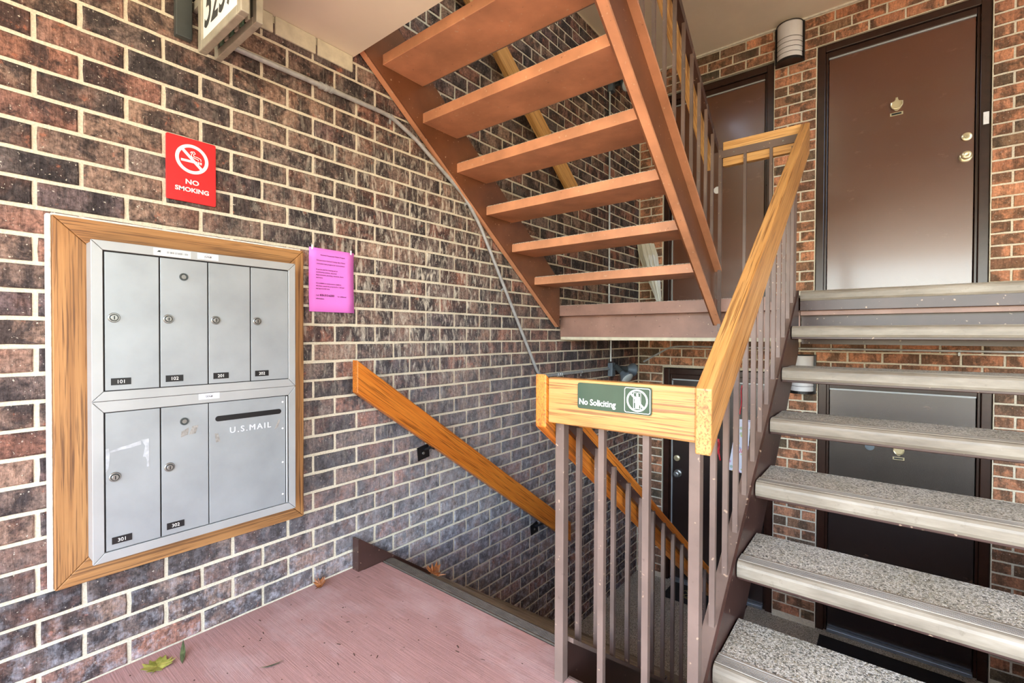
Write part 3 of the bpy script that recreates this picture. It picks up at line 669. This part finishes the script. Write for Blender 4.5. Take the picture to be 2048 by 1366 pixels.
build('emblem', MB().ext([(XF+.0006, .477+a, 1.3615+b) for a, b in ((0,.002),(.003,.004),(.006,.0085),(.014,.0095),(.011,.007),(.015,.0065),(.011,.0045),(.013,.002),(.006,.003))], (.0003, 0, 0)), M_fix, s1)
for (a, b, z) in ((.593, .657, 1.3672), (.595, .659, .886)):
    s = sticker(a, b, z, .020, M_sticker); c = (a+b)/2
    build('lettering', join(text_mb('MADE BY', .003, (XF+.0006, c, z+.006), YR, UP, .0001, 'CENTER'), text_mb('MAILBOX DIVISION', .0032, (XF+.0006, c, z+.0025), YR, UP, .0001, 'CENTER'), text_mb('CUTLER', .0062, (XF+.0006, c, z-.0032), YR, UP, .0001, 'CENTER', bold=.0003), text_mb('MANUFACTURING', .003, (XF+.0006, c, z-.007), YR, UP, .0001, 'CENTER')), M_black, s)

# ------------------------------------------------------------------ signs and papers
ns = thing('no_smoking_sign', (0.006, 0.612, 1.57), 'red no smoking sign with white symbol on the brick wall above the mailbox', 'sign')
P = lambda u, w: (0.0045, u, w)
build('plate', MB().ext(rrect(.535, .689, 1.570, 1.796, .006, P), (.006, 0, 0)), M_red, ns, bevel=.0008)
XS = 0.0107; c0 = (.613, 1.7235)
sym = MB().ring((XS, c0[0], c0[1]), YR, UP, .0405, .0515, .0005, 48)
q = lambda pts: [(XS, c0[0]+a, c0[1]+b) for a, b in pts]
sym.ext(q([(-.0325,.0255),(-.0255,.0325),(.0325,-.0255),(.0255,-.0325)]), (.0008, 0, 0))
sym.ext(q([(-.034,-.004),(.016,-.004),(.016,-.0125),(-.034,-.0125)]), (.0005,0,0)).ext(q([(.018,-.004),(.023,-.004),(.023,-.0125),(.018,-.0125)]), (.0005,0,0)).ext(q([(.025,-.004),(.030,-.004),(.030,-.0125),(.025,-.0125)]), (.0005,0,0))
for off in (0.0, .0075):
    pts = [(.028-off, 0.0), (.027-off, .007), (.018-off, .011), (.006-off*.3, .012), (.004, .018+off*.3), (.010, .022+off*.6), (.006-off*.4, .028+off*.2), (-.004, .026)] if off == 0 else [(.020,0.0),(.018,.004),(.008,.006),(-.002,.010),(-.002,.019),(.003,.022),(0,.025),(-.006,.022)]
    sym.tube([(XS+.0004, c0[0]+a, c0[1]+b) for a, b in pts], .0014, 6)
build('symbol', sym, M_white, ns)
build('lettering', join(text_mb('NO', .0235, (XS, .613, 1.6335), YR, UP, .0003, 'CENTER', bold=.0006, sx=1.15), text_mb('SMOKING', .0215, (XS, .6135, 1.6065), YR, UP, .0003, 'CENTER', bold=.0006, sx=1.10)), M_white, ns)
br = MB()
for k in range(22):
    if k == 5: continue
    for dz in (0, .0025, .005):
        if (k*7+int(dz*1000)) % 3: br.lathe([(0, 0), (0, .0008), (.0006, .0005), (.0006, 0)], (XS-.0002, .585+k*.0027, 1.590+dz), (1,0,0), 6)
build('braille', br, M_red, ns, kind='stuff')

fy = thing('flyer', (0.006, 1.157, 1.201), 'pink printed notice taped to the brick wall beside the mailbox', 'paper')
vs, fs = [], []
for i in range(7):
    for k in range(7):
        a, b = i/6, k/6; vs.append((0.0055+.004*(abs(b-.5)*2)**3+.003*a*a*(1-b), 1.049+.217*a, 1.201+.278*b))
for i in range(6):
    for k in range(6): fs.append((i*7+k, (i+1)*7+k, (i+1)*7+k+1, i*7+k+1))
pm = MB(); pm.add(vs, fs); sheet = build('sheet', pm, M_pinkp, fy, smooth=True)
sm = sheet.modifiers.new('thickness', 'SOLIDIFY'); sm.thickness = .0006; sm.offset = -1
tl = []
def line(t, size, y, z, al='LEFT', bold=.00005): tl.append(text_mb(t, size, (.0095, y, z), YR, UP, .00015, al, bold=bold))
line('Renewed Homeowner Rebate Program', .0074, 1.160, 1.448, 'CENTER')
for k, t in enumerate(('Did you know Howard County has a Home', 'renovation loan program for homeowners!')): line(t, .0078, 1.082, 1.424-.0145*k)
for k, t in enumerate(('It can be used for heating and air', 'conditioning systems, electrical', 'improvements, plumbing, windows, doors', 'and more.')): line(t, .0078, 1.080, 1.384-.0118*k)
for k, t in enumerate(('It is available to condominium residents', 'who have owned the property for 1 full year', 'and use it in full time.')): line(t, .0076, 1.079, 1.324-.0118*k)
line('Call', .0085, 1.079, 1.270); line('410-313-6333', .0125, 1.096, 1.270, bold=.0003); line('for additional', .0080, 1.183, 1.270); line('information.', .0080, 1.079, 1.256)
build('lettering', join(*tl), M_ink, fy)
for y in (1.062, 1.25): box('tape', (.0098, .0103, y-.004, y+.004, 1.470, 1.490), M_sticker, fy)

so = thing('no_soliciting_sign', (1.355, 1.2165, .886), 'green no soliciting sign with crossed figure symbol on the level oak board', 'sign')
Q = lambda u, w: (u, 1.2195, w)
build('plate', MB().ext(rrect(1.2415, 1.469, .886, .962, .007, Q), (0, -.003, 0)), M_green, so, bevel=.0006)
ys = 1.2163
build('lettering', text_mb('No Soliciting', .0245, (1.2465, ys, .8985), XL, UP, .0003, bold=.00035, sx=.93), M_white, so)
o_, i_ = rrect(1.391, 1.4655, .8895, .9585, .006, lambda u, w: (u, w)), rrect(1.3926, 1.4639, .8911, .9569, .0047, lambda u, w: (u, w))
bd = MB(); n = len(o_); bd.add([(a, ys, b) for a, b in o_]+[(a, ys, b) for a, b in i_], [(k, k+n, (k+1) % n+n, (k+1) % n) for k in range(n)])
build('border', bd, M_white, so)
cx, cz = 1.4283, .924
sy = MB().ring((cx, ys, cz), XL, UP, .0258, .0305, .0004, 44)
w = lambda pts, t=-.0004: sy.ext([(cx+a, ys, cz+b) for a, b in pts], (0, t, 0))
w([(-.0205,.0170),(-.0170,.0205),(.0205,-.0170),(.0170,-.0205)], -.0007)
for r_ in ([(-.011,.022),(.011,.022),(.011,.0207),(-.011,.0207)], [(-.011,-.0225),(.011,-.0225),(.011,-.0212),(-.011,-.0212)], [(-.011,.022),(-.0097,.022),(-.0097,-.0225),(-.011,-.0225)], [(.0097,.022),(.011,.022),(.011,-.0225),(.0097,-.0225)],
           [(-.006,.0110),(.007,.0110),(.0085,-.006),(.006,-.006),(.0055,-.0215),(.001,-.0215),(.0005,-.007),(-.0005,-.0215),(-.005,-.0215),(-.0052,-.006),(-.0078,-.006)]): w(r_)
sy.lathe([(0, 0), (0, .0036), (.0004, .0036), (.0004, 0)], (cx+.0005, ys, cz+.0155), (0,-1,0), 14)
build('symbol', sy, M_white, so)

ad = thing('address_sign', (0.02, 0.65, 2.08), 'framed house number sign reading 5237 sticking out from the wall under the ceiling', 'sign')
def sign_frame(y0, y1, x0, x1, z0, z1, b, m):
    for q in (((x0,x0+b,z0,z1)), ((x1-b,x1,z0,z1)), ((x0+b,x1-b,z0,z0+b)), ((x0+b,x1-b,z1-b,z1))): box('frame_bar', (q[0], q[1], y0, y1, q[2], q[3]), m, ad, bevel=.003)
sign_frame(.612, .638, .075, .425, 2.078, 2.385, .030, M_signal)
box('number_panel', (.106, .394, .618, .626, 2.109, 2.354), M_white, ad)
build('lettering', text_mb('5237', .205, (.112, .6175, 2.146), XL, UP, .0004, sx=.60, shear=.35, bold=.002), M_fix, ad)
sign_frame(.678, .700, .030, .375, 2.098, 2.385, .028, M_signal)
box('back_panel', (.059, .346, .684, .692, 2.127, 2.356), M_fix, ad)
for k in range(6): box('green_strip', (.085+k*.042, .107+k*.042, .676, .6835, 2.128, 2.354), M_strip if k % 2 == 0 else M_cream, ad)
box('spacer', (.003, .3, .640, .677, 2.372, 2.388), M_signal, ad)
box('wall_plate', (.0045, .030, .560, .611, 2.135, 2.388), M_fix, ad, bevel=.004)
box('bracket_arm', (.0045, .0745, .618, .632, 2.25, 2.28), M_signal, ad); box('bracket_arm', (.0045, .0295, .682, .696, 2.25, 2.28), M_signal, ad)

# ------------------------------------------------------------------ conduits and lights
def conduit(name, pts, r, label, straps=(), coups=(), ax=0):
    t = thing(name, pts[0], label, 'conduit', 'metal conduits'); P3 = [Vector(p) for p in pts]
    sm = [P3[0]]
    for i in range(1, len(P3)-1):
        a, b, c = P3[i-1], P3[i], P3[i+1]; d = min(.05, (b-a).length*.45, (c-b).length*.45)
        s, e = b+(a-b).normalized()*d, b+(c-b).normalized()*d
        sm += [s*(1-u)**2+b*2*u*(1-u)+e*u*u for u in (0, .25, .5, .75, 1)]
    sm.append(P3[-1]); build('pipe', MB().tube(sm, r, 12), M_galv, t, smooth=True)
    for p, d in coups:
        d = Vector(d).normalized(); p = Vector(p)
        build('coupling', MB().lathe([(-.030, r), (-.030, r*1.45), (-.018, r*1.45), (-.017, r*1.2), (-.006, r*1.25), (-.005, r*1.5), (.005, r*1.5), (.006, r*1.25), (.017, r*1.2), (.018, r*1.45), (.030, r*1.45), (.030, r)], p, d, 14), M_galv, t, smooth=True)
    for p, d in straps:
        d = Vector(d).normalized(); p = Vector(p); s = MB().lathe([(-.006, r), (-.006, r*1.22), (.006, r*1.22), (.006, r)], p, d, 14)
        up_ = Vector((1,0,0)).cross(d) if ax == 0 else Vector((0,-1,0)).cross(d)
        nrm = Vector((1,0,0)) if ax == 0 else Vector((0,-1,0))
        c = p-up_*(r+.012)-nrm*(r-.001); s.ext([c+d*.006+up_*.012, c-d*.006+up_*.012, c-d*.006-up_*.012, c+d*.006-up_*.012], nrm*.003)
        build('strap', s, M_galv, t, smooth=True)
    return t
xc = .0195
conduit('conduit', [(xc,.702,2.180),(xc,1.46,2.186),(xc,1.62,2.126),(xc,1.99,1.912),(xc,2.125,1.765),(xc,2.735,.836),(xc,2.80,.808),(xc,3.822,.808)], .0105,
        'grey metal conduit running from the number sign down the brick wall to the floodlight', [((xc,1.47,2.183),(0,1,-.1)), ((xc,2.02,1.885),(0,1,-.9)), ((xc,2.36,1.405),(0,.55,-.84)), ((xc,3.35,.808),(0,1,0))], [((xc,1.121,2.1833),(0,1,.008)), ((xc,3.02,.808),(0,1,0))])
conduit('conduit', [(xc,3.862,.872),(xc,3.862,1.080)], .009, 'short vertical conduit from the lower junction box up to the ceiling')
conduit('conduit', [(xc,3.822,1.327),(xc,3.81,3.25)], .009, 'tall vertical conduit on the brick wall behind the overhead stairs')
yc = YB-.016
conduit('conduit', [(.06,yc,.845),(.315,yc,.990),(.40,yc,1.004),(2.74,yc,1.004)], .0085, 'thin conduit along the brick above the lower doors', [((.75,yc,1.004),(1,0,0)), ((2.35,yc,1.004),(1,0,0))], ax=1)
def floodlight(oy, oz, label, up_):
    t = thing('floodlight', (.0, oy, oz), label, 'floodlight', 'twin head floodlights')
    box('junction_box', (.0045, .050, oy-.030, oy+.032, oz-.060, oz+.060), M_greyp, t, bevel=.004)
    for (p0, d, s) in (((.052, oy-.005, oz+.02), (.75, -.25, -.62), 1), ((.052, oy+.022, oz+.0), (.45, .86, -.12 if not up_ else .3), 1)):
        p0 = Vector(p0); d = Vector(d).normalized(); p1 = p0+Vector((.03, .01 if d.y > 0 else -.005, .012)); 
        h = build('lamp_holder', MB().tube([p0, p1, p1+d*.03, p1+d*.085], [.012, .02, .025, .027], 14), M_fix, t, smooth=True)
        b = p1+d*.085
        build('bulb', MB().lathe([(0, .024), (.02, .032), (.055, .056), (.070, .061), (.078, .060)], b, d, 24), M_greyp, t, smooth=True)
        build('lens', MB().lathe([(.0782, .056), (.086, .048), (.090, .025), (.091, 0)], b, d, 24), M_lens, t, smooth=True)
    return t
floodlight(3.862, .800, 'twin grey floodlight under the half landing near the corner', False)
floodlight(3.83, 3.315, 'twin floodlight high on the brick wall behind the overhead stairs', True)
def wall_lamp(x0, x1, z0, z1, label):
    t = thing('wall_lamp', ((x0+x1)/2, YB, z0), label, 'wall lamp', 'curved white wall lamps'); xm = (x0+x1)/2; hw = (x1-x0)/2-.012; dp = .095; yb = YB-.012
    arc = lambda s, n=16: [(xm-hw*s*math.cos(PI*k/n), yb-dp*s*math.sin(PI*k/n)) for k in range(n+1)]
    box('back_plate', (x0, x1, YB-.020, YB-.003, z0, z1), M_black, t, bevel=.002)
    build('shade', MB().ext([(a, b-.008, z0+.022) for a, b in arc(.97)], (0, 0, z1-z0-.030)), M_opal, t, smooth=True)
    build('base_tray', MB().ext([(a, b-.008, z0) for a, b in arc(1.06)], (0, 0, .0215)), M_black, t)
    build('hoop', MB().tube([(a, b-.008, z1-.005) for a, b in arc(1.03)], .0035, 8), M_black, t, smooth=True)
    for k in range(4):
        z = z0+.062+k*.040; build('band', MB().tube([(a, b-.008, z) for a, b in arc(1.02)], .0016, 6), M_black, t, smooth=True)
    for x in (x0+.004, x1-.004): box('side_rail', (x-.004, x+.004, YB-.036, YB-.0205, z0+.022, z1-.004), M_black, t)
wall_lamp(1.196, 1.408, 3.345, 3.662, 'curved white wall lamp with black bands high between the upstairs doors')
wall_lamp(1.322, 1.512, .640, .955, 'curved white wall lamp downstairs seen behind the stair treads')

# ------------------------------------------------------------------ loose things
um = thing('umbrella', (.25, 4.42, ZM), 'furled umbrella in clear plastic wrap leaning in the corner behind the overhead stairs', 'umbrella')
a_, b_ = Vector((.262, 4.43, ZM+.005)), Vector((.085, 4.44, 2.02)); ax_ = (b_-a_)
def pleats(r0, h0, h1, n=22, seed=1):
    pass
N = 26; rg = []; r3 = random.Random(5); ph = [r3.uniform(.78, 1.18) for _ in range(N)]
for h, r in ((0, .006), (.06, .012), (.25, .034), (.55, .068), (.8, .088), (.97, .080)):
    c = a_+ax_*h; rg.append([c+Vector((math.cos(2*PI*k/N)*r*ph[k]*(1 if k % 2 else .72), math.sin(2*PI*k/N)*r*.75*ph[k]*(1 if k % 2 else .72), 0)) for k in range(N)])
cm = MB(); cm.add([v for q_ in rg for v in q_], [(i*N+k, i*N+(k+1) % N, (i+1)*N+(k+1) % N, (i+1)*N+k) for i in range(5) for k in range(N)]+[tuple(range(N-1,-1,-1)), tuple(5*N+k for k in range(N))])
build('canopy', cm, M_wrap, um); build('handle', MB().tube([a_+ax_*.975, a_+ax_*1.08], .012, 10), M_fix, um, smooth=True)
mt = thing('doormat', (.68, 4.36, ZLO), 'black doormat with pale curled monogram at the lower door with floral sheet', 'doormat')
box('mat', (.372, 1.02, 4.205, 4.515, ZLO+.0005, ZLO+.010), M_rubber, mt, bevel=.003)
mg = MB().ring((.57, 4.36, ZLO+.0102), XL, YR, .070, .076, .0006, 36); mg.tube([(.53, 4.40, ZLO+.011), (.57, 4.38, ZLO+.011), (.59, 4.33, ZLO+.011), (.55, 4.30, ZLO+.011), (.53, 4.33, ZLO+.011), (.58, 4.41, ZLO+.011)], .0028, 6)
build('monogram', mg, M_gold, mt)
m2 = box('doormat', (1.56, 2.50, 3.82, 4.44, ZLO+.0005, ZLO+.012), M_rubber, bevel=.004); setp(m2, 'wide black doormat below the near-black door behind the stairs', 'doormat')
fsd = thing('floral_sheet', (.95, 4.55, -.1), 'pale floral printed sheet hanging tilted on the lower door', 'paper')
yy = L3[2]-.004
build('sheet', MB().ext([(.912, yy, .362), (1.022, yy, .362), (.992, yy, -.122), (.838, yy, -.108)], (0, -.002, 0)), M_floral, fsd)
build('lettering', text_mb('hello', .055, (.875, yy-.0022, .06), XL, UP, .0003, shear=.3), M_rib, fsd)
def ribbon(x, z0, z1, w, label):
    m = MB()
    for s, dx in ((-1, -.012), (1, .012)):
        pts = [(x+dx*.3+s*.004*math.sin(k*1.3)+dx*k/6, yy-.003-.004*(k % 2), z1+(z0-z1)*k/6) for k in range(7)]
        for p, q_ in zip(pts, pts[1:]): m.add([(p[0]-w/2, p[1], p[2]), (p[0]+w/2, p[1], p[2]), (q_[0]+w/2, q_[1], q_[2]), (q_[0]-w/2, q_[1], q_[2])], [(0, 1, 2, 3)])
    o = build('ribbon', m, M_rib); sd = o.modifiers.new('thickness', 'SOLIDIFY'); sd.thickness = .0015
    return setp(o, label, 'ribbon')
ribbon(.752, -.035, .16, .014, 'red ribbon tails hanging on the lower door below the oak corner')
ribbon(.953, .405, .665, .009, 'narrow red ribbon hanging above the floral sheet')
bl = thing('doorbell', (2.468, 4.53, 2.55), 'small white doorbell plate on the brown frame of the large upstairs door', 'doorbell')
box('plate', (2.452, 2.481, YB+.012, YB+.0218, 2.548, 2.632), M_white, bl, bevel=.002); box('button', (2.461, 2.472, YB+.008, YB+.0118, 2.580, 2.600), M_white, bl, bevel=.001)

def leaf(name, outline, c, rot, s, m, curl, label, tilt=0.0, group=None):
    n = len(outline); pts = [(0.0, 0.0)]+outline; R2 = Matrix.Rotation(rot, 3, 'Z') @ Matrix.Rotation(tilt, 3, 'X'); vs = []
    for a, b in pts: vs.append(Vector(c)+R2 @ Vector((a*s, b*s, s*curl*(a*a*.9+b*b*.5)+.002*math.sin(a*9))))
    low = min(v.z for v in vs); vs = [v+Vector((0, 0, c[2]-low)) for v in vs]
    mb = MB(); mb.add(vs, [(0, i+1, (i+1) % n+1) for i in range(n)])
    o = build(name, mb, m); sd = o.modifiers.new('thickness', 'SOLIDIFY'); sd.thickness = .0007
    return setp(o, label, 'leaf', group)
maple = [(0,-1.15),(.05,-.55),(.45,-.62),(.40,-.40),(.95,-.25),(.80,-.05),(1.0,.25),(.62,.22),(.72,.62),(.42,.48),(.32,.62),(.18,.98),(0,.78),(-.16,1.02),(-.32,.62),(-.44,.50),(-.70,.66),(-.60,.24),(-1.0,.28),(-.78,-.04),(-.92,-.26),(-.40,-.40),(-.46,-.62),(-.05,-.55)]
willow = [(0,-1.0),(.12,-.5),(.16,0),(.11,.5),(0,1.0),(-.11,.5),(-.16,0),(-.12,-.5)]
leaf('leaf', maple, (.082, .485, .001), 1.0, .048, M_leafg, .25, 'yellow-green maple leaf on the pink floor against the wall')
leaf('leaf', willow, (.085, .555, .002), 1.25, .050, M_leafd, .35, 'slim dark leaf standing beside the yellow-green maple leaf', .3)
leaf('leaf', willow, (.372, .722, .001), -.35, .036, M_leafd, .3, 'long curled olive leaf alone on the pink floor')
leaf('leaf', maple, (.030, 1.090, .001), .4, .030, M_leafb, 1.0, 'crumpled brown leaf on the pink floor below the mailbox corner', .5)
leaf('leaf', maple, (.350, 1.455, .004), 2.2, .045, M_leafb, .9, 'curled brown leaf on the ribbed edge at the top of the down stairs', .45)
M_debris = plain('leaf_scraps', (74, 50, 40), 0.9, var=0.1); db = MB(); r4 = random.Random(11)
for k in range(90):
    x, y = r4.uniform(.05, 1.12), r4.uniform(.35, 1.27); a = r4.uniform(0, PI); L = r4.choice((.002, .003, .003, .008)); w_ = r4.uniform(.001, .0025)
    dx, dy = math.cos(a), math.sin(a)
    db.add([(x-dx*L-dy*w_, y-dy*L+dx*w_, .0006), (x-dx*L+dy*w_, y-dy*L-dx*w_, .0006), (x+dx*L+dy*w_, y+dy*L-dx*w_, .0006), (x+dx*L-dy*w_, y+dy*L+dx*w_, .0006), (x, y, .003)], [(0,1,4),(1,2,4),(2,3,4),(3,0,4),(0,3,2,1)])
setp(build('leaf_litter', db, M_debris, kind='stuff'), 'tiny leaf scraps scattered on the pink concrete floor', 'litter')
for k in range(60): pass
